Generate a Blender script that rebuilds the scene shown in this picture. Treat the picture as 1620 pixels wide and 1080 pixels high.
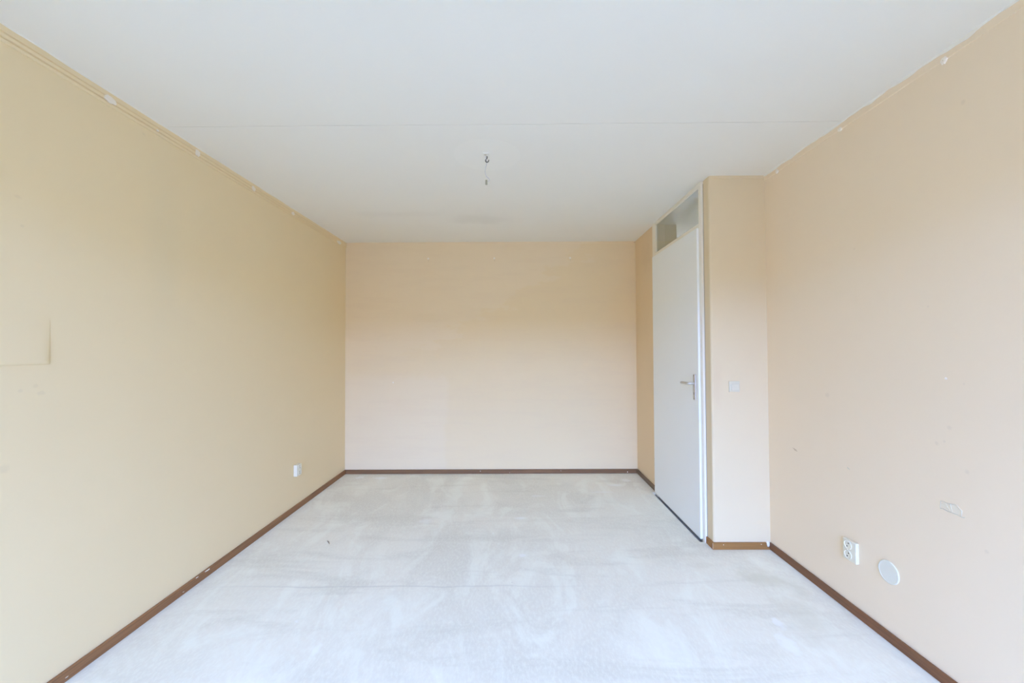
import bpy, bmesh, math, random
from mathutils import Matrix, Vector, noise

random.seed(7)
for o in list(bpy.data.objects):
    bpy.data.objects.remove(o, do_unlink=True)
scene = bpy.context.scene
COL = scene.collection

# ---------------------------------------------------------------- camera
cam_d = bpy.data.cameras.new('camera')
cam = bpy.data.objects.new('camera', cam_d)
COL.objects.link(cam)
cam_d.sensor_fit = 'HORIZONTAL'
cam_d.sensor_width = 36.0
cam_d.lens = 640.0 / 1620.0 * 36.0
cam_d.clip_start = 0.02
cam_d.clip_end = 300
rt = Vector((0.99998201, 0.00418207, -0.0042992))
up = Vector((0.00437825, -0.01908087, 0.99980836))
fw = Vector((-0.00409924, 0.9998092, 0.01909884))
m = Matrix((rt, up, -fw)).transposed().to_4x4()
m.translation = Vector((0, 0, 1.3871))
cam.matrix_world = m
scene.camera = cam

# ---------------------------------------------------------------- room dimensions
XL, XD, XR = -1.8967, 1.3781, 1.7713      # left wall, door wall, right wall
YB, YP, YR = 4.5501, 2.8319, -1.30        # back wall, pier face, window wall behind the camera
H = 2.60
WX0, WX1, WZ0, WZ1 = -1.80, 1.68, 0.30, 2.36   # window opening in the rear wall

# ---------------------------------------------------------------- sky, portal, exposure
w = bpy.data.worlds.new('sky')
scene.world = w
w.use_nodes = True
bg = w.node_tree.nodes['Background']
bg.inputs[0].default_value = (0.765, 1.19, 2.70, 1)
bg.inputs[1].default_value = 6.2

pl = bpy.data.lights.new('window_portal', 'AREA')
pl.shape = 'RECTANGLE'
pl.size = WX1 - WX0
pl.size_y = WZ1 - WZ0
pl.cycles.is_portal = True
po = bpy.data.objects.new('window_portal', pl)
COL.objects.link(po)
po.location = ((WX0 + WX1) / 2, YR - 0.16, (WZ0 + WZ1) / 2)
po.rotation_euler = (math.radians(90), 0, 0)   # -Z of the light looks to +Y

vs = scene.view_settings
vs.view_transform = 'Standard'
vs.look = 'None'
vs.gamma = 1.0
vs.use_curve_mapping = False
vs.exposure = 1.62
try:
    scene.cycles.max_bounces = 16
    scene.cycles.diffuse_bounces = 12
    scene.cycles.sample_clamp_indirect = 0
except Exception:
    pass

# ---------------------------------------------------------------- material helpers
class MT:
    """small node-tree builder"""
    def __init__(self, name, color, rough=0.7, spec=0.3):
        self.m = bpy.data.materials.new(name)
        self.m.use_nodes = True
        self.t = self.m.node_tree
        self.N, self.L = self.t.nodes, self.t.links
        self.p = self.N['Principled BSDF']
        self.p.inputs['Roughness'].default_value = rough
        self.p.inputs['Specular IOR Level'].default_value = spec
        tc = self.N.new('ShaderNodeTexCoord')
        self.co = tc.outputs['Object']
        rgb = self.N.new('ShaderNodeRGB')
        rgb.outputs[0].default_value = (*color, 1)
        self.c = rgb.outputs[0]
        self.finish()
    def finish(self):
        self.L.new(self.c, self.p.inputs['Base Color'])
        return self.m
    def mapping(self, scale=(1, 1, 1), loc=(0, 0, 0), rot=(0, 0, 0)):
        n = self.N.new('ShaderNodeMapping')
        n.inputs['Scale'].default_value = scale
        n.inputs['Location'].default_value = loc
        n.inputs['Rotation'].default_value = rot
        self.L.new(self.co, n.inputs['Vector'])
        return n.outputs[0]
    def noise(self, scale, detail=4, rough=0.55, stretch=(1, 1, 1), loc=(0, 0, 0), dist=0.0, rot=(0, 0, 0)):
        n = self.N.new('ShaderNodeTexNoise')
        n.inputs['Scale'].default_value = scale
        n.inputs['Detail'].default_value = detail
        n.inputs['Roughness'].default_value = rough
        n.inputs['Distortion'].default_value = dist
        self.L.new(self.mapping(stretch, loc, rot), n.inputs['Vector'])
        return n.outputs['Fac']
    def ramp(self, fac, a, b, lo=0.0, hi=1.0):
        n = self.N.new('ShaderNodeMapRange')
        n.interpolation_type = 'SMOOTHSTEP'
        n.inputs['From Min'].default_value = a
        n.inputs['From Max'].default_value = b
        n.inputs['To Min'].default_value = lo
        n.inputs['To Max'].default_value = hi
        self.L.new(fac, n.inputs['Value'])
        return n.outputs[0]
    def math(self, op, a, b=None):
        n = self.N.new('ShaderNodeMath')
        n.operation = op
        for i, v in enumerate((a, b)):
            if v is None:
                continue
            if isinstance(v, (int, float)):
                n.inputs[i].default_value = v
            else:
                self.L.new(v, n.inputs[i])
        return n.outputs[0]
    def mix(self, fac, color, mode='MIX'):
        n = self.N.new('ShaderNodeMix')
        n.data_type = 'RGBA'
        n.blend_type = mode
        if isinstance(fac, (int, float)):
            n.inputs[0].default_value = fac
        else:
            self.L.new(fac, n.inputs[0])
        self.L.new(self.c, n.inputs[6])
        n.inputs[7].default_value = (*color, 1)
        self.c = n.outputs[2]
        return self
    def xyz(self):
        n = self.N.new('ShaderNodeSeparateXYZ')
        self.L.new(self.co, n.inputs[0])
        return n.outputs
    def blob(self, center, radii, soft=0.4, warp=0.5, wscale=20.0):
        """mask of an irregular ellipsoidal stain at a fixed place of the surface"""
        s = [1.0 / r for r in radii]
        l = [-c / r for c, r in zip(center, radii)]
        v = self.mapping(s, l)
        n = self.N.new('ShaderNodeVectorMath')
        n.operation = 'LENGTH'
        self.L.new(v, n.inputs[0])
        d = n.outputs['Value']
        nz = self.noise(wscale, 4, 0.6)
        nz = self.math('MULTIPLY', self.math('SUBTRACT', nz, 0.5), warp * 2)
        d = self.math('ADD', d, nz)
        return self.ramp(d, 1.0 - soft, 1.0, 1.0, 0.0)
    def bump(self, fac, strength=0.1, dist=0.002):
        n = self.N.new('ShaderNodeBump')
        n.inputs['Strength'].default_value = strength
        n.inputs['Distance'].default_value = dist
        self.L.new(fac, n.inputs['Height'])
        self.L.new(n.outputs[0], self.p.inputs['Normal'])
        return self

def scl(c, k):
    return tuple(x * k for x in c)

def wall_paint(name, color):
    t = MT(name, color, 0.62, 0.30)
    t.mix(t.ramp(t.noise(1.1, 3, 0.5), 0.35, 0.7, 0, 0.22), scl(color, 0.95))
    t.mix(t.ramp(t.noise(2.2, 5, 0.6, loc=(3, 1, 7)), 0.5, 0.8, 0, 0.25), (min(color[0] * 1.05, 0.9), color[1] * 1.04, color[2] * 1.05))
    t.bump(t.noise(140, 3, 0.6), 0.10, 0.001)
    return t

TAN = (0.805, 0.652, 0.408)
# left wall: a little yellower paint
T = wall_paint('left_wall_paint', (0.83, 0.682, 0.422))
T.mix(T.math('MULTIPLY', T.blob((XL, 2.18, 1.95), (0.3, 0.16, 0.75), 0.9, 0.25, 3), 0.30), (0.74, 0.64, 0.42))
for (y, z, r) in ((1.62, 1.22, 0.018), (1.55, 1.235, 0.012), (1.60, 1.25, 0.016), (1.53, 1.98, 0.014), (1.545, 1.87, 0.010), (2.05, 2.50, 0.012), (1.50, 0.95, 0.03)):
    T.mix(T.math('MULTIPLY', T.blob((XL, y, z), (0.1, r, r * 0.7), 0.7, 0.6, 60), 0.13), (0.50, 0.40, 0.28))
M_LEFT = T.finish()
# back wall: worn, with patches of lighter overpainting left of centre
T = wall_paint('back_wall_paint', TAN)
X, Y, Z = T.xyz()
wob = T.math('MULTIPLY', T.math('SUBTRACT', T.noise(3.2, 6, 0.62, (1, 1, 2.6)), 0.5), 1.0)
edge = T.math('SUBTRACT', T.math('ADD', Z, wob), T.math('ADD', T.math('MULTIPLY', X, 0.62), 1.98))
sl = T.math('MULTIPLY', T.ramp(edge, -0.03, 0.05), T.ramp(Z, 1.15, 1.55))
T.mix(T.math('MULTIPLY', sl, 0.42), (0.82, 0.69, 0.50))
wob2 = T.math('MULTIPLY', T.math('SUBTRACT', T.noise(5, 5, 0.6), 0.5), 0.25)
low = T.math('MULTIPLY', T.ramp(T.math('ADD', X, wob2), -0.80, -0.72, 1, 0), T.ramp(T.math('ADD', Z, wob2), 1.02, 1.16, 1, 0))
T.mix(T.math('MULTIPLY', low, 0.22), (0.83, 0.72, 0.55))
streak = T.ramp(T.noise(1.6, 6, 0.7, (1, 1, 7)), 0.48, 0.62)
T.mix(T.math('MULTIPLY', streak, 0.16), (0.74, 0.59, 0.40))
M_BACK = T.finish()
T = wall_paint('right_wall_paint', (0.845, 0.695, 0.492))
for (y, z, r) in ((1.733, 1.561, 0.006), (1.602, 1.243, 0.006), (1.66, 1.06, 0.013), (1.71, 0.985, 0.012), (1.54, 0.62, 0.010), (1.68, 1.0, 0.008), (2.10, 1.9, 0.008), (1.58, 2.35, 0.012), (1.60, 0.9, 0.012), (2.3, 1.12, 0.02)):
    T.mix(T.math('MULTIPLY', T.blob((XR, y, z), (0.1, r, r), 0.7, 0.5, 60), 0.14), (0.45, 0.37, 0.28))
M_RIGHT = T.finish()
T = wall_paint('pier_paint', (0.73, 0.60, 0.39))
T.mix(T.math('MULTIPLY', T.blob((1.42, YP, 1.15), (0.05, 0.2, 0.26), 0.9, 0.4, 12), 0.30), (0.66, 0.50, 0.34))
M_PIER = T.finish()
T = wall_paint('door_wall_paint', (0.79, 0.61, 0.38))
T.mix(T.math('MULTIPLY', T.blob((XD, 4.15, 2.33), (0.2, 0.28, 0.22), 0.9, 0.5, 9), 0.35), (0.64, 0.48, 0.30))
M_DOORWALL = T.finish()
M_REAR = wall_paint('rear_wall_paint', TAN).finish()

T = MT('ceiling_paint', (0.843, 0.822, 0.733), 0.8, 0.2)
T.mix(T.ramp(T.noise(1.3, 4, 0.5), 0.4, 0.75, 0, 0.3), (0.801, 0.777, 0.687))
T.mix(T.math('MULTIPLY', T.blob((-0.162, 2.515, H), (0.215, 0.215, 0.3), 0.06, 0.02, 6), 0.25), (0.896, 0.875, 0.784))
T.mix(T.math('MULTIPLY', T.blob((-0.30, 3.75, H), (0.42, 0.20, 0.3), 0.8, 0.6, 5), 0.35), (0.696, 0.670, 0.587))
T.mix(T.math('MULTIPLY', T.blob((-1.0, 3.6, H), (0.6, 0.12, 0.3), 0.9, 0.6, 4), 0.22), (0.716, 0.690, 0.606))
T.bump(T.noise(90, 3, 0.6), 0.12, 0.0012)
M_CEIL = T.finish()
M_CAULK = MT('caulk_white', (0.84, 0.80, 0.70), 0.7, 0.25).finish()
M_FILLER = MT('filler_white', (0.88, 0.81, 0.70), 0.9, 0.1).finish()

T = MT('concrete_floor', (0.853, 0.815, 0.669), 0.75, 0.25)
n1 = T.noise(0.9, 6, 0.6, (1, 0.8, 1), dist=0.6)
T.mix(T.ramp(n1, 0.40, 0.60, 0.0, 0.9), (0.756, 0.723, 0.592))
n2 = T.noise(3.4, 7, 0.62, (1.0, 0.42, 1), loc=(4, 2, 0), dist=1.2, rot=(0, 0, 0.35))
T.mix(T.ramp(n2, 0.47, 0.66, 0, 0.6), (0.930, 0.930, 0.782))
n3 = T.noise(2.2, 6, 0.65, (0.45, 2.0, 1), loc=(9, 5, 0), dist=0.8)
T.mix(T.ramp(n3, 0.50, 0.68, 0, 0.55), (0.694, 0.661, 0.529))
n4 = T.noise(45, 4, 0.7, (1.6, 0.7, 1), rot=(0, 0, 0.4))
T.mix(T.ramp(n4, 0.40, 0.70, 0, 0.42), (0.930, 0.923, 0.771))
n5 = T.noise(15, 4, 0.6, loc=(2, 8, 0))
T.mix(T.ramp(n5, 0.69, 0.76, 0, 0.5), (0.930, 0.930, 0.864))
n6 = T.noise(26, 3, 0.6, loc=(7, 3, 0))
T.mix(T.ramp(n6, 0.73, 0.79, 0, 0.45), (0.518, 0.487, 0.391))
# far end: slightly warmer, darker tone
T.mix(T.math('MULTIPLY', T.blob((0.1, 4.6, 0), (1.7, 0.75, 1), 0.9, 0.5, 2.5), 0.08), (0.737, 0.680, 0.514))
# day joint with a faint crack
X, Y, Z = T.xyz()
jw = T.math('MULTIPLY', T.math('SUBTRACT', T.noise(3.5, 5, 0.6), 0.5), 0.05)
jd = T.math('ABSOLUTE', T.math('ADD', T.math('SUBTRACT', Y, 2.395), jw))
jm = T.math('MULTIPLY', T.ramp(jd, 0.0, 0.012, 1, 0), T.ramp(T.math('ABSOLUTE', T.math('ADD', X, 0.70)), 0.30, 1.3, 0.75, 0.10))
T.mix(T.math('MULTIPLY', jm, 0.55), (0.595, 0.576, 0.481))
# damp stains near the right-hand skirting
for c, r, k, col in (((1.50, 2.47, 0), (0.20, 0.13, 1), 0.5, (0.646, 0.615, 0.458)), ((1.50, 2.15, 0), (0.16, 0.22, 1), 0.45, (0.724, 0.680, 0.525)), ((1.62, 2.33, 0), (0.08, 0.10, 1), 0.35, (0.646, 0.615, 0.469)), ((1.2, 2.62, 0), (0.14, 0.05, 1), 0.25, (0.674, 0.640, 0.492)), ((1.43, 1.98, 0), (0.12, 0.12, 1), 0.3, (0.710, 0.653, 0.503))):
    T.mix(T.math('MULTIPLY', T.blob(c, r, 0.85, 0.7, 9), k), col)
for c, r, k in (((1.28, 1.93, 0), (0.045, 0.09, 1), 0.6), ((1.33, 2.08, 0), (0.03, 0.06, 1), 0.55), ((1.02, 4.15, 0), (0.10, 0.035, 1), 0.45), ((1.18, 4.30, 0), (0.07, 0.06, 1), 0.5), ((-1.45, 4.40, 0), (0.10, 0.05, 1), 0.55), ((-1.68, 4.42, 0), (0.06, 0.05, 1), 0.6), ((0.05, 2.75, 0), (0.035, 0.03, 1), 0.6), ((0.05, 3.35, 0), (0.06, 0.03, 1), 0.5), ((-0.72, 3.30, 0), (0.07, 0.06, 1), 0.35), ((0.22, 3.85, 0), (0.09, 0.03, 1), 0.4), ((-0.92, 1.90, 0), (0.02, 0.05, 1), 0.6), ((0.85, 3.95, 0), (0.12, 0.03, 1), 0.4)):
    T.mix(T.math('MULTIPLY', T.blob(c, r, 0.6, 0.8, 30), k), (0.930, 0.930, 0.864))
T.bump(T.math('ADD', T.noise(60, 5, 0.7, (1.6, 0.7, 1), rot=(0, 0, 0.4)), T.noise(7, 5, 0.6)), 0.22, 0.002)
M_FLOOR = T.finish()

def wood(name, color, along):
    t = MT(name, color, 0.5, 0.35)
    st = {'y': (30, 1.2, 60), 'x': (1.2, 30, 60)}[along]
    t.mix(t.ramp(t.noise(2.0, 6, 0.65, st), 0.35, 0.7, 0, 0.75), scl(color, 0.62))
    t.mix(t.ramp(t.noise(9, 5, 0.7, (1, 1, 1), loc=(5, 5, 5)), 0.58, 0.75, 0, 0.4), (color[0] * 1.35, color[1] * 1.25, color[2] * 1.2))
    return t.finish()
M_WOOD_Y = wood('skirting_wood', (0.305, 0.150, 0.062), 'y')
M_WOOD_R = wood('skirting_wood_right', (0.225, 0.100, 0.042), 'y')
M_WOOD_X = wood('skirting_wood_back', (0.235, 0.125, 0.055), 'x')
M_WOOD_P = wood('skirting_wood_pier', (0.345, 0.165, 0.048), 'x')
M_WOOD_D = wood('skirting_wood_door', (0.205, 0.135, 0.08), 'y')

T = MT('door_paint', (0.856, 0.869, 0.823), 0.42, 0.4)
T.mix(T.ramp(T.noise(1.5, 3, 0.5), 0.4, 0.7, 0, 0.2), (0.813, 0.820, 0.763))
M_DOOR = T.finish()
M_FRAME = MT('frame_paint', (0.85, 0.79, 0.65), 0.4, 0.4).finish()
M_DARK = MT('shadow_gap_filler', (0.10, 0.10, 0.105), 0.9, 0.1).finish()
M_PLASTIC = MT('white_plastic', (0.77, 0.72, 0.56), 0.3, 0.5).finish()
M_PLASTIC2 = MT('cream_plastic', (0.80, 0.79, 0.72), 0.4, 0.4).finish()
M_SWITCH = MT('switch_plastic', (0.67, 0.62, 0.47), 0.35, 0.4).finish()
M_HOLE = MT('pin_hole_black', (0.03, 0.03, 0.03), 0.8, 0.1).finish()
T = MT('brushed_aluminium', (0.62, 0.60, 0.57), 0.36, 0.5)
T.p.inputs['Metallic'].default_value = 0.85
M_ALU = T.finish()
T = MT('hinge_steel', (0.28, 0.23, 0.18), 0.45, 0.5)
T.p.inputs['Metallic'].default_value = 0.5
M_HINGE = T.finish()
T = MT('hook_steel', (0.10, 0.095, 0.085), 0.5, 0.5)
T.p.inputs['Metallic'].default_value = 0.6
M_HOOK = T.finish()
M_WIRE = MT('wire_sheath', (0.56, 0.55, 0.60), 0.5, 0.3).finish()
M_TERM = MT('terminal_block_plastic', (0.40, 0.39, 0.29), 0.5, 0.3).finish()
M_BRASS = MT('terminal_screw', (0.30, 0.26, 0.16), 0.5, 0.4).finish()
M_RESIDUE = MT('residue_cream', (0.66, 0.60, 0.46), 0.8, 0.1).finish()
M_SCRAPE = MT('scrape_brown', (0.64, 0.49, 0.33), 0.9, 0.1).finish()
M_TWIG = MT('splinter_wood', (0.16, 0.10, 0.07), 0.8, 0.1).finish()
M_HALL = MT('hall_paint', (0.78, 0.70, 0.52), 0.8, 0.2).finish()

def glass(name, tint=(0.95, 0.975, 0.96)):
    mt = bpy.data.materials.new(name)
    mt.use_nodes = True
    N, L = mt.node_tree.nodes, mt.node_tree.links
    out = N['Material Output']
    N.remove(N['Principled BSDF'])
    tr = N.new('ShaderNodeBsdfTransparent')
    tr.inputs[0].default_value = (*tint, 1)
    gl = N.new('ShaderNodeBsdfGlossy')
    gl.inputs['Roughness'].default_value = 0.03
    lw = N.new('ShaderNodeLayerWeight')
    lw.inputs['Blend'].default_value = 0.5
    pw = N.new('ShaderNodeMath')
    pw.operation = 'POWER'
    pw.inputs[1].default_value = 5.0
    L.new(lw.outputs['Facing'], pw.inputs[0])
    fr = N.new('ShaderNodeMath')
    fr.operation = 'MULTIPLY_ADD'
    fr.inputs[1].default_value = 0.96
    fr.inputs[2].default_value = 0.04
    L.new(pw.outputs[0], fr.inputs[0])
    mx = N.new('ShaderNodeMixShader')
    L.new(fr.outputs[0], mx.inputs[0])
    L.new(tr.outputs[0], mx.inputs[1])
    L.new(gl.outputs[0], mx.inputs[2])
    L.new(mx.outputs[0], out.inputs[0])
    return mt
M_GLASS = glass('pane_glass')
M_TRANSOM = glass('transom_glass', (0.83, 0.83, 0.80))

# ---------------------------------------------------------------- mesh helpers
def obj(name, bm, mat, parent=None, smooth=False):
    bmesh.ops.recalc_face_normals(bm, faces=bm.faces)
    me = bpy.data.meshes.new(name)
    bm.to_mesh(me)
    bm.free()
    me.materials.append(mat)
    if smooth:
        for p in me.polygons:
            p.use_smooth = True
    o = bpy.data.objects.new(name, me)
    COL.objects.link(o)
    if parent:
        o.parent = parent
        o.matrix_parent_inverse = root_inv(parent)
    return o

def root_inv(p):
    mtx = p.matrix_basis.copy()
    q = p
    while q.parent:
        mtx = q.parent.matrix_basis @ q.matrix_parent_inverse @ mtx if False else mtx
        q = q.parent
    return mtx.inverted() if p.parent is None else Matrix.Identity(4)

def box_bm(x0, x1, y0, y1, z0, z1, bevel=0.0, seg=2, bm=None):
    own = bmesh.new()
    bmesh.ops.create_cube(own, size=1)
    for v in own.verts:
        v.co = Vector((x0 + (v.co.x + .5) * (x1 - x0), y0 + (v.co.y + .5) * (y1 - y0), z0 + (v.co.z + .5) * (z1 - z0)))
    if bevel:
        bmesh.ops.bevel(own, geom=own.edges[:], offset=bevel, segments=seg, profile=0.5, affect='EDGES')
    if bm is None:
        return own
    join(bm, own)
    return bm

def join(bm, other):
    me = bpy.data.meshes.new('tmp')
    other.to_mesh(me)
    other.free()
    bm.from_mesh(me)
    bpy.data.meshes.remove(me)

def prism(pts, axis, a0, a1):
    """polygon (2-D points) extruded along an axis; pts give the other two axes in xyz order"""
    bm = bmesh.new()
    def mk(p, a):
        if axis == 'x': return (a, p[0], p[1])
        if axis == 'y': return (p[0], a, p[1])
        return (p[0], p[1], a)
    A = [bm.verts.new(mk(p, a0)) for p in pts]
    B = [bm.verts.new(mk(p, a1)) for p in pts]
    bm.faces.new(A)
    bm.faces.new(list(reversed(B)))
    n = len(pts)
    for i in range(n):
        bm.faces.new((A[i], B[i], B[(i + 1) % n], A[(i + 1) % n]))
    return bm

def tube(pts, r, seg=10, caps=True):
    bm = bmesh.new()
    pts = [Vector(p) for p in pts]
    rr = r if isinstance(r, (list, tuple)) else [r] * len(pts)
    rings = []
    ref = None
    for i, p in enumerate(pts):
        d = (pts[min(i + 1, len(pts) - 1)] - pts[max(i - 1, 0)]).normalized()
        if ref is None:
            ref = d.orthogonal().normalized()
        u = (ref - d * ref.dot(d)).normalized()
        ref = u
        v = d.cross(u)
        rings.append([bm.verts.new(p + (u * math.cos(2 * math.pi * k / seg) + v * math.sin(2 * math.pi * k / seg)) * rr[i]) for k in range(seg)])
    for a, b in zip(rings, rings[1:]):
        for k in range(seg):
            bm.faces.new((a[k], a[(k + 1) % seg], b[(k + 1) % seg], b[k]))
    if caps:
        bm.faces.new(rings[0])
        bm.faces.new(list(reversed(rings[-1])))
    return bm

def spline(pts, n=8):
    """Catmull-Rom through points"""
    P = [Vector(p) for p in pts]
    P = [P[0] * 2 - P[1]] + P + [P[-1] * 2 - P[-2]]
    out = []
    for i in range(1, len(P) - 2):
        for k in range(n):
            t = k / n
            a, b, c, d = P[i - 1], P[i], P[i + 1], P[i + 2]
            out.append(0.5 * ((2 * b) + (c - a) * t + (2 * a - 5 * b + 4 * c - d) * t * t + (3 * b - a - 3 * c + d) * t ** 3))
    out.append(P[-2])
    return out

def lathe(profile, center, axis, seg=40):
    """profile of (radius, height along axis)"""
    ax = Vector(axis).normalized()
    u = ax.orthogonal().normalized()
    v = ax.cross(u)
    bm = bmesh.new()
    rings = []
    for r, hgt in profile:
        if r < 1e-6:
            rings.append([bm.verts.new(Vector(center) + ax * hgt)])
        else:
            rings.append([bm.verts.new(Vector(center) + ax * hgt + (u * math.cos(2 * math.pi * k / seg) + v * math.sin(2 * math.pi * k / seg)) * r) for k in range(seg)])
    for a, b in zip(rings, rings[1:]):
        for k in range(seg):
            k2 = (k + 1) % seg
            if len(a) == 1 and len(b) == 1:
                continue
            if len(a) == 1:
                bm.faces.new((a[0], b[k], b[k2]))
            elif len(b) == 1:
                bm.faces.new((a[k], b[0], a[k2]))
            else:
                bm.faces.new((a[k], b[k], b[k2], a[k2]))
    return bm

def blot(center, axes, radii, thick, seg=16, wob=0.25, seed=0):
    """irregular raised dab lying on a wall; axes = (u, v, normal)"""
    rnd = random.Random(seed)
    u, v, n = (Vector(a) for a in axes)
    c = Vector(center)
    bm = bmesh.new()
    k = [1 + rnd.uniform(-wob, wob) for _ in range(seg)]
    def ring(s, hgt):
        return [bm.verts.new(c + (u * math.cos(2 * math.pi * i / seg) * radii[0] + v * math.sin(2 * math.pi * i / seg) * radii[1]) * k[i] * s + n * hgt) for i in range(seg)]
    a, b, d = ring(1.0, -0.001), ring(0.92, thick * 0.7), ring(0.55, thick)
    for p, q in ((a, b), (b, d)):
        for i in range(seg):
            bm.faces.new((p[i], p[(i + 1) % seg], q[(i + 1) % seg], q[i]))
    bm.faces.new(d)
    bm.faces.new(list(reversed(a)))
    return bm

def struct(name, bm, mat, parent=None, smooth=False):
    o = obj(name, bm, mat, parent, smooth)
    if parent is None:
        o['kind'] = 'structure'
    return o

def thing(name, label, cat, loc, group=None):
    o = bpy.data.objects.new(name, None)
    COL.objects.link(o)
    o.location = loc
    o['label'] = label
    o['category'] = cat
    if group:
        o['group'] = group
    o.empty_display_size = 0.05
    return o

def tag(o, label, cat, group=None):
    o['label'] = label
    o['category'] = cat
    if group:
        o['group'] = group
    return o

AX_L = ((0, 1, 0), (0, 0, 1), (1, 0, 0))
AX_R = ((0, 1, 0), (0, 0, 1), (-1, 0, 0))
AX_B = ((1, 0, 0), (0, 0, 1), (0, -1, 0))

# ---------------------------------------------------------------- room shell
TH = 0.12
# floor: with a shallow unscreeded recess in the doorway
bm = bmesh.new()
box_bm(XL - TH, 1.330, YR - 0.2, YB + TH, -0.10, 0.0, bm=bm)
box_bm(1.330, XR + TH, YR - 0.2, 2.935, -0.10, 0.0, bm=bm)
box_bm(1.330, 1.50, 3.935, YB + TH, -0.10, 0.0, bm=bm)
floor = struct('floor', bm, M_FLOOR)
thr = obj('doorway_recess', box_bm(1.330, 1.60, 2.935, 3.935, -0.10, -0.022), MT('recess_concrete', (0.36, 0.36, 0.36), 0.9, 0.1).finish(), floor)
thr['label'] = 'dark unfinished strip of floor under the door'

struct('wall_left', box_bm(XL - TH, XL, YR - 0.2, YB + TH, -0.1, H + 0.05), M_LEFT)
struct('wall_back', box_bm(XL, XD + TH, YB, YB + TH, -0.1, H + 0.05), M_BACK)
struct('wall_right', box_bm(XR, XR + TH, YR - 0.2, YP, -0.1, H + 0.05), M_RIGHT)
# pier beside the door, its corner rounded
R = 0.014
arc = [(XD + R - R * math.cos(a), YP + R - R * math.sin(a)) for a in [i * math.pi / 12 for i in range(7)]]
pts = arc + [(XR + TH, YP), (XR + TH, 2.9165), (XD, 2.9165)]
o = struct('wall_pier', prism(pts, 'z', -0.1, H + 0.05), M_PIER)
# wall beside the door on its far side
struct('wall_door', box_bm(XD, XD + 0.08, 3.948, YB, -0.1, H + 0.05), M_DOORWALL)
# wall with the window behind the camera
bm = bmesh.new()
box_bm(XL, WX0, YR - 0.2, YR, 0, H, bm=bm)
box_bm(WX1, XR, YR - 0.2, YR, 0, H, bm=bm)
box_bm(WX0, WX1, YR - 0.2, YR, 0, WZ0, bm=bm)
box_bm(WX0, WX1, YR - 0.2, YR, WZ1, H, bm=bm)
struct('wall_rear', bm, M_REAR)

# ceiling: two slabs with an open seam
ceil = struct('ceiling', box_bm(XL - TH, XR + TH, YR - 0.2, YB + TH, H + 0.05, H + 0.12), M_CEIL)
def slab(y0a, y0b, y1a, y1b, z0):
    """slab whose seam edge wobbles: y at the left / right ends"""
    bm = bmesh.new()
    n = 60
    lo, hi = [], []
    for i in range(n + 1):
        x = XL - TH + (XR - XL + 2 * TH) * i / n
        t = i / n
        w0 = noise.noise(Vector((x * 3, 1.3, 0))) * 0.004
        ya, yb = y0a + (y0b - y0a) * t, y1a + (y1b - y1a) * t
        if y0a > 0: ya += w0
        if y1b < 3: yb += w0
        lo.append([bm.verts.new((x, ya, z)) for z in (z0, H + 0.05)])
        hi.append([bm.verts.new((x, yb, z)) for z in (z0, H + 0.05)])
    for i in range(n):
        bm.faces.new((lo[i][0], lo[i + 1][0], hi[i + 1][0], hi[i][0]))
        bm.faces.new((lo[i][1], hi[i][1], hi[i + 1][1], lo[i + 1][1]))
        bm.faces.new((lo[i][0], lo[i][1], lo[i + 1][1], lo[i + 1][0]))
        bm.faces.new((hi[i][0], hi[i + 1][0], hi[i + 1][1], hi[i][1]))
    for i in (0, n):
        bm.faces.new((lo[i][0], hi[i][0], hi[i][1], lo[i][1]))
    return bm
obj('ceiling_slab', slab(YR - 0.2, YR - 0.2, 2.1635, 2.1515, H), M_CEIL, ceil)
obj('ceiling_slab', slab(2.1664, 2.1544, YB + TH, YB + TH, H), M_CEIL, ceil)

# ---------------------------------------------------------------- papered battens and caulk along the ceiling
def rail(xw, sgn, y0, y1, prof, amp, seed):
    bm = bmesh.new()
    n = int((y1 - y0) / 0.04)
    rows = []
    for i in range(n + 1):
        y = y0 + (y1 - y0) * i / n
        wv = noise.noise(Vector((y * 4.0, seed, 0))) * amp
        rows.append([bm.verts.new((xw + sgn * d, y, z + (wv if 0 < j < len(prof) - 1 else 0))) for j, (d, z) in enumerate(prof)])
    for a, b in zip(rows, rows[1:]):
        for j in range(len(prof) - 1):
            bm.faces.new((a[j], a[j + 1], b[j + 1], b[j]))
    for r in (rows[0], rows[-1]):
        bm.faces.new(r)
    return bm
profL = [(-0.002, 2.536), (0.006, 2.538), (0.009, 2.547), (0.002, 2.552), (0.009, 2.556), (0.012, 2.566), (0.005, 2.571), (0.010, 2.575), (0.011, 2.601), (-0.002, 2.601)]
struct('trim_1', rail(XL, 1, YR, YB, profL, 0.0015, 3.1), M_LEFT)
profR = [(-0.002, 2.562), (0.004, 2.564), (0.005, 2.572), (0.006, 2.586), (0.007, 2.601), (-0.002, 2.601)]
struct('trim_2', rail(XR, -1, YR, YP, profR, 0.003, 8.7), M_RIGHT)
# paper edge over the pier
bm = bmesh.new()
rows = []
for i in range(21):
    x = XD + 0.004 + (XR - XD - 0.004) * i / 20
    wv = noise.noise(Vector((x * 9, 2.2, 0))) * 0.004
    rows.append([bm.verts.new(p) for p in ((x, YP + 0.002, 2.580 + wv), (x, YP - 0.004, 2.582 + wv), (x, YP - 0.005, 2.601), (x, YP + 0.002, 2.601))])
for a, b in zip(rows, rows[1:]):
    for j in range(3):
        bm.faces.new((a[j], a[j + 1], b[j + 1], b[j]))
struct('trim_3', bm, M_PIER)
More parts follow.
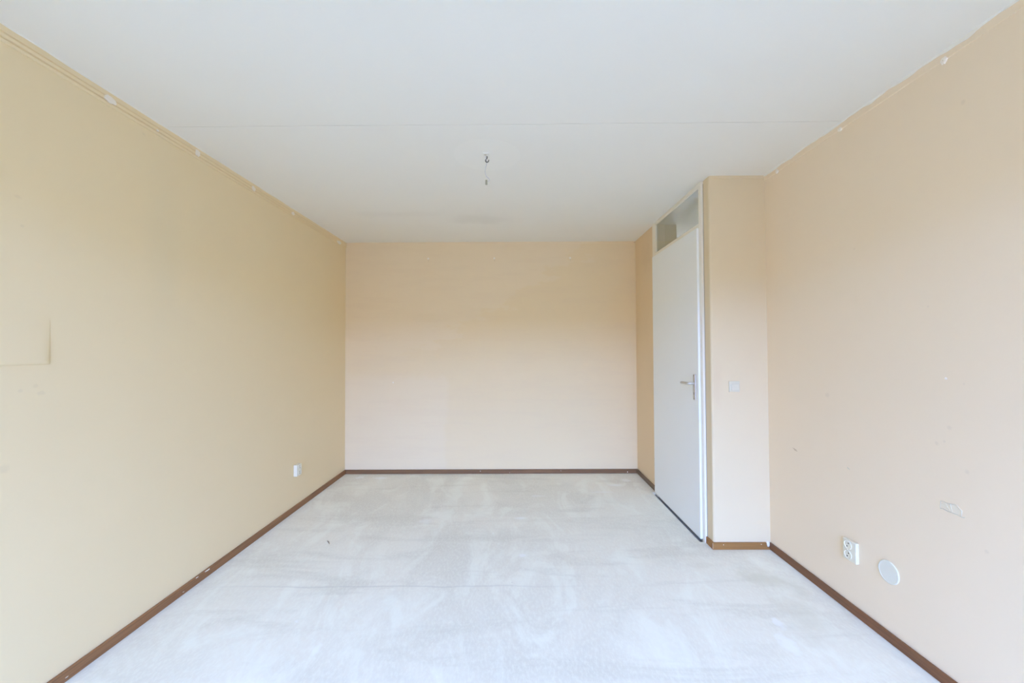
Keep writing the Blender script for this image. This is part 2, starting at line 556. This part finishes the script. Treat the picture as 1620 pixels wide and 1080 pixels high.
# white ceiling paint cut in unevenly over the walls
def caulk(xw, sgn, y0, y1, base, amp, seed, off):
    bm = bmesh.new()
    n = int((y1 - y0) / 0.015)
    rows = []
    for i in range(n + 1):
        y = y0 + (y1 - y0) * i / n
        k = noise.noise(Vector((y * 6.0, seed, 0))) * amp + noise.noise(Vector((y * 21.0, seed, 4))) * amp * 0.5
        z = H - max(0.0015, base + k)
        rows.append([bm.verts.new(p) for p in ((xw + sgn * (off - 0.003), y, z), (xw + sgn * (off + 0.0015), y, z + 0.0005), (xw + sgn * (off + 0.004), y, H + 0.0008), (xw + sgn * (off - 0.003), y, H + 0.0008))])
    for a, b in zip(rows, rows[1:]):
        for j in range(4):
            bm.faces.new((a[j], a[(j + 1) % 4], b[(j + 1) % 4], b[j]))
    return bm
struct('trim_4', caulk(XL, 1, YR, YB - 0.002, 0.0045, 0.003, 1.0, 0.011), M_CAULK)
struct('trim_5', caulk(XR, -1, YR, YP - 0.001, 0.008, 0.013, 5.0, 0.007), M_CAULK)

# ---------------------------------------------------------------- skirting boards
BH, BT = 0.047, 0.012
def board_y(xa, xb, y0, y1, bev=0.002):
    return box_bm(min(xa, xb), max(xa, xb), y0, y1, 0.0005, BH, bev, 2)
base_l = struct('baseboard_left', board_y(XL, XL + BT, YR, YB), M_WOOD_Y)
base_b = struct('baseboard_back', box_bm(XL + BT, XD - BT, YB - BT, YB, 0.0005, BH, 0.002, 2), M_WOOD_X)
base_d = struct('baseboard_door', board_y(XD - BT, XD, 3.950, YB), M_WOOD_D)
base_r = struct('baseboard_right', board_y(XR - BT, XR, YR, YP - 0.004), M_WOOD_R)
# pier skirting: a long piece whose right end is chipped off, and a short return to the door frame
pts = [(XD - BT, 0.0005), (1.7585, 0.0005), (1.7585, 0.013), (1.748, 0.015), (1.742, 0.022), (1.739, 0.034), (1.736, BH), (XD - BT, BH)]
base_p = struct('baseboard_pier', prism(pts, 'y', YP - BT, YP), M_WOOD_P)
obj('return_piece', box_bm(XD - BT, XD, YP + 0.0005, 2.917, 0.0005, BH, 0.0015, 2), M_WOOD_P, base_p)
bm = box_bm(XD - BT - 0.0006, XD - BT + 0.0016, YP - BT - 0.0006, YP - BT + 0.0016, 0.004, BH)
e = obj('worn_edge', bm, MT('bare_wood', (0.55, 0.40, 0.28), 0.7, 0.2).finish(), base_p)
e['label'] = 'pale worn corner edge'
cr = obj('plaster_chip', blot((1.750, YP - 0.001, 0.036), AX_B, (0.016, 0.017), 0.008, 14, 0.25, 3), M_FILLER, base_p)
cr['label'] = 'white crumbled plaster at the broken end'
for i, (x, z) in enumerate(((1.44, 0.034), (1.70, 0.037))):
    obj('nail_head', lathe([(0.0025, -0.001), (0.0025, 0.0008), (0, 0.0012)], (x, YP - BT, z), (0, -1, 0), 10), M_CAULK, base_p)
for i, (x, z, r) in enumerate(((1.262, 0.016, 0.0055), (-0.378, 0.030, 0.004), (-0.05, 0.012, 0.003), (0.52, 0.03, 0.003))):
    obj('paint_speck', blot((x, YB - BT, z), AX_B, (r, r * 0.9), 0.0015, 9, 0.3, 20 + i), M_FILLER, base_b)
for i, (y, z, r) in enumerate(((2.50, 0.044, 0.012), (2.42, 0.046, 0.007), (2.32, 0.02, 0.004), (1.72, 0.022, 0.004))):
    obj('paint_speck', blot((XL + BT, y, z - 0.004), AX_L, (r * 1.6, r * 0.4), 0.0012, 9, 0.3, 40 + i), M_CAULK, base_l)

# ---------------------------------------------------------------- filler dabs and marks on the walls
W = {o.name: o for o in COL.objects if o.name.startswith(('wall_', 'trim_'))}
for i, (y, z, a, b) in enumerate(((1.867, 2.5655, 0.028, 0.017), (2.392, 2.569, 0.020, 0.020), (2.913, 2.564, 0.022, 0.016), (3.441, 2.560, 0.024, 0.015), (1.34, 2.565, 0.022, 0.016), (4.36, 2.552, 0.05, 0.018), (2.12, 2.557, 0.008, 0.005))):
    obj('filler_dab', blot((XL + 0.0085, y, z), AX_L, (a, b), 0.004, 18, 0.22, i), M_FILLER if i < 5 else M_CAULK, W['trim_1'])
for i, (y, z, a, b) in enumerate(((1.644, 2.5625, 0.014, 0.015), (2.172, 2.567, 0.016, 0.011), (2.694, 2.572, 0.016, 0.017), (2.805, 2.593, 0.016, 0.008))):
    obj('filler_dab', blot((XR, y, z), AX_R, (a, b), 0.007, 18, 0.18, 60 + i), M_FILLER, W['trim_2'])
    if i < 2:
        obj('plug_hole', blot((XR - 0.0068, y, z), AX_R, (0.0022, 0.0022), 0.0006, 10, 0.2, 90 + i), M_RESIDUE, W['trim_2'])
for i, (x, z) in enumerate(((-0.961, 2.414), (-0.215, 2.414), (0.642, 2.413))):
    obj('wall_plug', lathe([(0.011, -0.001), (0.011, 0.001), (0.0095, 0.0022), (0.004, 0.0022), (0.0035, 0.0006), (0, 0.0006)], (x, YB, z), (0, -1, 0), 16), M_FILLER, W['wall_back'])
    obj('paint_run', blot((x + 0.002, YB, z - 0.026), AX_B, (0.004, 0.018), 0.0008, 10, 0.3, 110 + i), M_PIER, W['wall_back'])
obj('wall_plug', blot((-1.357, YB, 1.018), AX_B, (0.008, 0.008), 0.002, 10, 0.2, 5), M_FILLER, W['wall_back'])
# dark speck in the far right ceiling corner
obj('corner_gap', blot((XD - 0.010, YB, 2.586), AX_B, (0.011, 0.006), 0.0015, 10, 0.3, 77), M_SCRAPE, W['wall_back'])

# torn sticker residue: outline and fill
res = obj('sticker_residue', blot((XR, 1.660, 0.735), AX_R, (0.046, 0.017), 0.0008, 20, 0.12, 9), MT('residue_fill', (0.80, 0.70, 0.52), 0.8, 0.1).finish(), W['wall_right'])
res['label'] = 'faint cream outline where a sticker was torn off'
def wob_path(y0, z0, y1, z1, n=8, a=0.002, s=0):
    r = random.Random(s)
    return [(XR - 0.0008, y0 + (y1 - y0) * i / n, z0 + (z1 - z0) * i / n + r.uniform(-a, a)) for i in range(n + 1)]
bm = tube(wob_path(1.702, 0.720, 1.612, 0.716, 10, 0.0015, 1), 0.0017, 6)
for args in ((1.702, 0.720, 1.700, 0.748), (1.700, 0.749, 1.640, 0.754), (1.640, 0.754, 1.622, 0.740), (1.622, 0.740, 1.622, 0.718), (1.664, 0.752, 1.656, 0.720), (1.680, 0.742, 1.664, 0.722)):
    join(bm, tube(wob_path(*args, 5, 0.0015, 2), 0.0013, 6))
obj('residue_outline', bm, M_RESIDUE, W['wall_right'])
obj('scrape', blot((XR, 2.572, 0.748), ((0, 0.96, 0.26), (0, -0.26, 0.96), (-1, 0, 0)), (0.022, 0.0055), 0.0008, 12, 0.35, 15), M_SCRAPE, W['wall_right'])
obj('scrape', blot((XR, 2.165, 0.748), ((0, 0.9, 0.4), (0, -0.4, 0.9), (-1, 0, 0)), (0.012, 0.003), 0.0006, 12, 0.35, 16), M_RESIDUE, W['wall_right'])
obj('filler_dab', blot((XR, 1.668, 1.259), AX_R, (0.005, 0.005), 0.002, 10, 0.25, 17), M_FILLER, W['wall_right'])

# shallow panel at the picture's left edge: proud at its foot, running out into the wall above
bm = bmesh.new()
n = 14
y0, y1, z0, z1, d0 = 0.55, 1.648, 1.333, 1.56, 0.012
ys = [y0, y0 + 0.01] + [y0 + 0.02 + (y1 - 0.07 - y0) * i / n for i in range(n + 1)] + [y1 - 0.045, y1 - 0.036, y1 - 0.028, y1 - 0.020, y1 - 0.012, y1 - 0.005, y1 - 0.001, y1]
zs = [z0, z0 + 0.001, z0 + 0.004, z0 + 0.010, z0 + 0.018] + [z0 + 0.03 + (z1 - z0 - 0.03) * i / n for i in range(n + 1)]
ys = sorted(set(ys)); 
def edge_round(d, r=0.016):
    return 1.0 if d >= r else math.sqrt(max(0.0, 1 - (1 - d / r) ** 2))
grid = []
for y in ys:
    row = []
    for z in zs:
        k = edge_round(z - z0) * edge_round(y1 - y, 0.045) * edge_round(y - y0)
        dd = d0 * max(0.0, 1 - (z - z0) / (z1 - z0)) ** 1.2
        row.append(bm.verts.new((XL + dd * k - 0.0004, y, z)))
    grid.append(row)
for a, b in zip(grid, grid[1:]):
    for j in range(len(zs) - 1):
        bm.faces.new((a[j], a[j + 1], b[j + 1], b[j]))
# back, inside the wall
bb = [[bm.verts.new((XL - 0.004, y, z)) for z in (z0, z1)] for y in (ys[0], ys[-1])]
bm.faces.new((bb[0][0], bb[0][1], bb[1][1], bb[1][0]))
pan = obj('wall_panel', bm, M_LEFT, None, True)
tag(pan, 'shallow cream panel with rounded lower corner on left wall at the left picture edge', 'panel')

# ---------------------------------------------------------------- door with transom
door = bpy.data.objects.new('door_1', None)
COL.objects.link(door)
door.location = (1.361, 3.43, 0)
door['kind'] = 'structure'
FX0, FX1 = 1.361, 1.452
fy0, fy1, gy0, gy1 = 2.9205, 3.9445, 2.959, 3.860
bm = bmesh.new()
box_bm(FX0, FX1, fy0, gy0, -0.02, H - 0.001, 0.0015, 1, bm)
box_bm(FX0, FX1, gy1, fy1, -0.02, H - 0.001, 0.0015, 1, bm)
box_bm(FX0, FX1, gy0, gy1, 2.577, H - 0.001, 0.0015, 1, bm)
box_bm(FX0, FX1, gy0, gy1, 2.244, 2.304, 0.0015, 1, bm)
obj('door_frame', bm, M_FRAME, door)
obj('transom_pane', box_bm(1.374, 1.378, gy0 - 0.004, gy1 + 0.004, 2.300, 2.581), M_TRANSOM, door)
bm = bmesh.new()
for a in ((1.366, 1.374, gy0, gy1, 2.570, 2.577), (1.379, 1.390, gy0, gy1, 2.304, 2.312)):
    box_bm(*a, 0.001, 1, bm)
obj('glazing_bead', bm, M_FRAME, door)
obj('light_stop', box_bm(1.364, 1.452, 2.953, 3.903, -0.10, 0.0115), MT('light_stop_grey', (0.30, 0.29, 0.26), 0.9, 0.1).finish(), door)  # added block behind the leaf, keeps hall light out of the gap below
obj('joint_gap', box_bm(XD - 0.0005, XD + 0.02, 2.9165, 2.9205, 0.0, 2.58), M_DARK, door)
# rebated leaf: main slab inside the frame, lip overlapping the frame
bm = box_bm(1.343, 1.360, 2.953, 3.903, 0.012, 2.268, 0.002, 2)
box_bm(1.360, 1.383, 2.966, 3.853, 0.012, 2.240, bm=bm)
leaf = obj('door_leaf', bm, M_DOOR, door)
# lever handle on a narrow plate
bm = box_bm(1.3355, 1.3435, 2.995, 3.029, 1.005, 1.195, 0.003, 3)
plate = obj('handle_plate', bm, M_ALU, leaf)
pts = spline([(1.337, 3.012, 1.128), (1.312, 3.012, 1.128), (1.296, 3.018, 1.128), (1.289, 3.036, 1.128), (1.288, 3.070, 1.1275), (1.291, 3.11, 1.126), (1.294, 3.142, 1.124)], 6)
rr = [0.0105 if i < 8 else 0.0095 for i in range(len(pts))]
rr[-1] = 0.0060
obj('lever', tube(pts, rr, 14), M_ALU, leaf, True)
obj('keyhole', box_bm(1.3350, 1.3358, 3.0095, 3.0145, 1.045, 1.062, 0.0003, 1), M_HOLE, leaf)
for z in (1.015, 1.185):
    obj('plate_screw', lathe([(0.004, 0), (0.004, 0.0012), (0, 0.0016)], (1.3356, 3.012, z), (-1, 0, 0), 12), M_HINGE, leaf)
for z0 in (1.866, 0.262, 1.06):
    obj('hinge', tube([(1.352, 3.910, z0), (1.352, 3.910, z0 + 0.036), (1.352, 3.910, z0 + 0.038), (1.352, 3.910, z0 + 0.076)], [0.0065, 0.0065, 0.0058, 0.0065], 12), M_HINGE if z0 != 1.06 else M_FRAME, leaf)

# ---------------------------------------------------------------- hall behind the transom
bm = bmesh.new()
box_bm(1.50, 2.75, 2.9165, 7.2, -0.10, -0.03, bm=bm)
box_bm(XR + TH, 2.75, 2.9165, 7.2, H, H + 0.05, bm=bm)
box_bm(1.55, XR + TH, YB + TH, 7.2, H, H + 0.05, bm=bm)
box_bm(2.70, 2.78, 2.9165, 4.6, -0.03, H, bm=bm)
box_bm(2.70, 2.78, 6.6, 7.2, -0.03, H, bm=bm)
box_bm(2.70, 2.78, 4.6, 6.6, -0.03, 1.35, bm=bm)  # opening above this piece is added to let sky light into the hall
box_bm(2.70, 2.78, 4.6, 6.6, 1.95, H, bm=bm)
box_bm(1.60, 2.70, 7.1, 7.2, -0.03, H, bm=bm)
box_bm(XR + TH, 2.78, 2.83, 2.9165, -0.1, H + 0.05, bm=bm)
box_bm(1.458, 1.60, 3.948, 7.2, -0.03, H, bm=bm)
struct('wall_hall', bm, M_HALL)

# ---------------------------------------------------------------- window behind the camera
win = bpy.data.objects.new('window_1', None)
COL.objects.link(win)
win.location = ((WX0 + WX1) / 2, YR - 0.1, WZ0)
win['kind'] = 'structure'
bm = bmesh.new()
f = 0.05
ya, yb = YR - 0.13, YR - 0.08
box_bm(WX0, WX1, ya, yb, WZ0, WZ0 + f, bm=bm)
box_bm(WX0, WX1, ya, yb, WZ1 - f, WZ1, bm=bm)
xs = [WX0, WX0 + (WX1 - WX0) / 3, WX0 + 2 * (WX1 - WX0) / 3, WX1]
for i, x in enumerate(xs):
    a = x if i == 0 else x - f if i == 3 else x - f / 2
    box_bm(a, a + f, ya, yb, WZ0 + f, WZ1 - f, bm=bm)
obj('window_frame', bm, M_FRAME, win)
for a, b in zip(xs, xs[1:]):
    obj('window_pane', box_bm(a + f / 2, b - f / 2, YR - 0.107, YR - 0.103, WZ0 + f / 2, WZ1 - f / 2), M_GLASS, win)
obj('window_sill', box_bm(WX0 - 0.04, WX1 + 0.04, YR - 0.08, YR + 0.10, WZ0 - 0.03, WZ0, 0.004, 2), M_FRAME, win)

# ---------------------------------------------------------------- outside, beyond the window
M_BRICK = MT('street_brick', (0.30, 0.15, 0.07), 0.9, 0.1).finish()
M_BAFFLE = MT('baffle_grey', (0.30, 0.30, 0.29), 0.9, 0.1).finish()
M_STREET = MT('street_ground', (0.16, 0.13, 0.09), 0.9, 0.1).finish()
struct('ground', box_bm(-60, 60, -60, 60, -3.3, -3.0), M_STREET)
struct('wall_opposite', box_bm(-40, 40, -26, -18, -3.0, 3.9), M_BRICK)

# unseen overhang and side fins, added to cut high and sideways sky light
bm = bmesh.new()
box_bm(-2.2, 2.1, YR - 1.8, YR - 0.2, 2.62, 2.84, bm=bm)
box_bm(-2.2, -2.0, YR - 1.8, YR - 0.2, -0.3, 2.62, bm=bm)
box_bm(1.9, 2.1, YR - 1.8, YR - 0.2, -0.3, 2.62, bm=bm)
struct('wall_balcony', bm, M_BAFFLE)

# ---------------------------------------------------------------- light switch on the pier
sw = thing('light_switch', 'white square rocker light switch on the narrow wall right of the door', 'switch', (1.5325, YP, 1.084))
obj('switch_plate', box_bm(1.4955, 1.5695, YP - 0.010, YP, 1.0845, 1.1585, 0.003, 3), M_SWITCH, sw)
bm = box_bm(1.510, 1.565, YP - 0.0165, YP - 0.009, 1.096, 1.139, 0.0015, 2)
for v in bm.verts:
    if v.co.y < YP - 0.012:
        v.co.y += (v.co.z - 1.096) / 0.043 * 0.004
obj('rocker', bm, M_SWITCH, sw)

# ---------------------------------------------------------------- double wall sockets
def make_socket(name, label, xw, s, y0, y1, z0, z1, depth, yc, group):
    t = thing(name, label, 'socket', (xw, (y0 + y1) / 2, z0), group)
    xa, xb = sorted((xw, xw + s * depth))
    obj('housing', box_bm(xa, xb, y0, y1, z0, z1, 0.004, 3), M_PLASTIC, t)
    for zc in (z0 + (z1 - z0) * 0.27, z0 + (z1 - z0) * 0.75):
        r = 0.021
        c = (xw + s * depth, yc, zc)
        ins = obj('socket_cup', lathe([(r + 0.0035, -0.002), (r + 0.003, 0.0022), (r, 0.003), (r - 0.0015, 0.0018), (r - 0.003, 0.0006), (0, 0.0006)], c, (s, 0, 0), 32), M_PLASTIC, t, False)
        for dz in (-0.0085, 0.0085):
            obj('pin_hole', lathe([(0.0033, 0.0), (0.0033, 0.0011), (0, 0.0012)], (c[0], c[1] - 0.0085 * 0.5 * (1 if dz > 0 else -1), c[2] + dz), (s, 0, 0), 12), M_HOLE, ins)
    return t
make_socket('wall_socket', 'white double wall socket above the right skirting, beside the round cover plate', XR, -1, 2.106, 2.190, 0.272, 0.379, 0.018, 2.156, 'double wall sockets')
make_socket('wall_socket', 'small white double socket low on the left wall near the far corner', XL, 1, 3.488, 3.566, 0.300, 0.398, 0.032, 3.530, 'double wall sockets')

# ---------------------------------------------------------------- round blank cover
cp = obj('cover_plate', lathe([(0.053, 0.0), (0.053, 0.003), (0.0515, 0.005), (0.048, 0.0056), (0.046, 0.0044), (0, 0.0048)], (XR, 1.942, 0.326), (-1, 0, 0), 64), MT('cover_white', (0.74, 0.72, 0.60), 0.35, 0.4).finish())
tag(cp, 'round white blank cover plate low on the right wall', 'cover')

# ---------------------------------------------------------------- bare lamp cable on the ceiling
lc = thing('ceiling_lamp_cable', 'bare lamp cable hanging from a ceiling hook with a terminal block at its end', 'cable', (-0.164, 2.50, H))
bm = box_bm(-0.183, -0.147, 2.462, 2.520, H - 0.010, H, 0.003, 2)
obj('mounting_plate', bm, M_PLASTIC2, lc)
obj('cable_hole', lathe([(0.0075, 0.0), (0.0075, 0.0008), (0, 0.001)], (-0.170, 2.480, H - 0.0102), (0, 0, -1), 14), M_RESIDUE, lc)
hk = spline([(-0.161, 2.500, H - 0.008), (-0.161, 2.500, H - 0.022), (-0.168, 2.500, H - 0.030), (-0.170, 2.500, H - 0.040), (-0.163, 2.500, H - 0.047), (-0.153, 2.500, H - 0.043), (-0.150, 2.500, H - 0.032)], 5)
obj('hook', tube(hk, 0.0030, 8), M_HOOK, lc, True)
wr = spline([(-0.170, 2.480, H - 0.008), (-0.166, 2.492, H - 0.030), (-0.163, 2.502, H - 0.050), (-0.170, 2.508, H - 0.080), (-0.1735, 2.511, H - 0.105), (-0.166, 2.511, H - 0.130), (-0.152, 2.511, H - 0.143), (-0.1465, 2.511, H - 0.153), (-0.153, 2.511, H - 0.162), (-0.162, 2.511, H - 0.163)], 6)
obj('wire', tube(wr, 0.0016, 8), M_WIRE, lc, True)
tb = obj('terminal_block', box_bm(-0.173, -0.159, 2.504, 2.518, 2.416, 2.446, 0.003, 2), M_TERM, lc)
for z in (2.424, 2.437):
    obj('terminal_screw', lathe([(0.0032, 0.0), (0.0032, 0.0012), (0, 0.0014)], (-0.166, 2.504, z), (0, -1, 0), 10), M_BRASS, tb)

# ---------------------------------------------------------------- splinter on the floor
bm = tube([(-1.360, 2.960, 0.0026), (-1.340, 2.938, 0.0028), (-1.322, 2.912, 0.0024)], [0.0012, 0.0026, 0.0010], 6)
tag(obj('wood_splinter', bm, M_TWIG), 'small dark wood splinter lying on the grey concrete floor near the left wall', 'splinter')
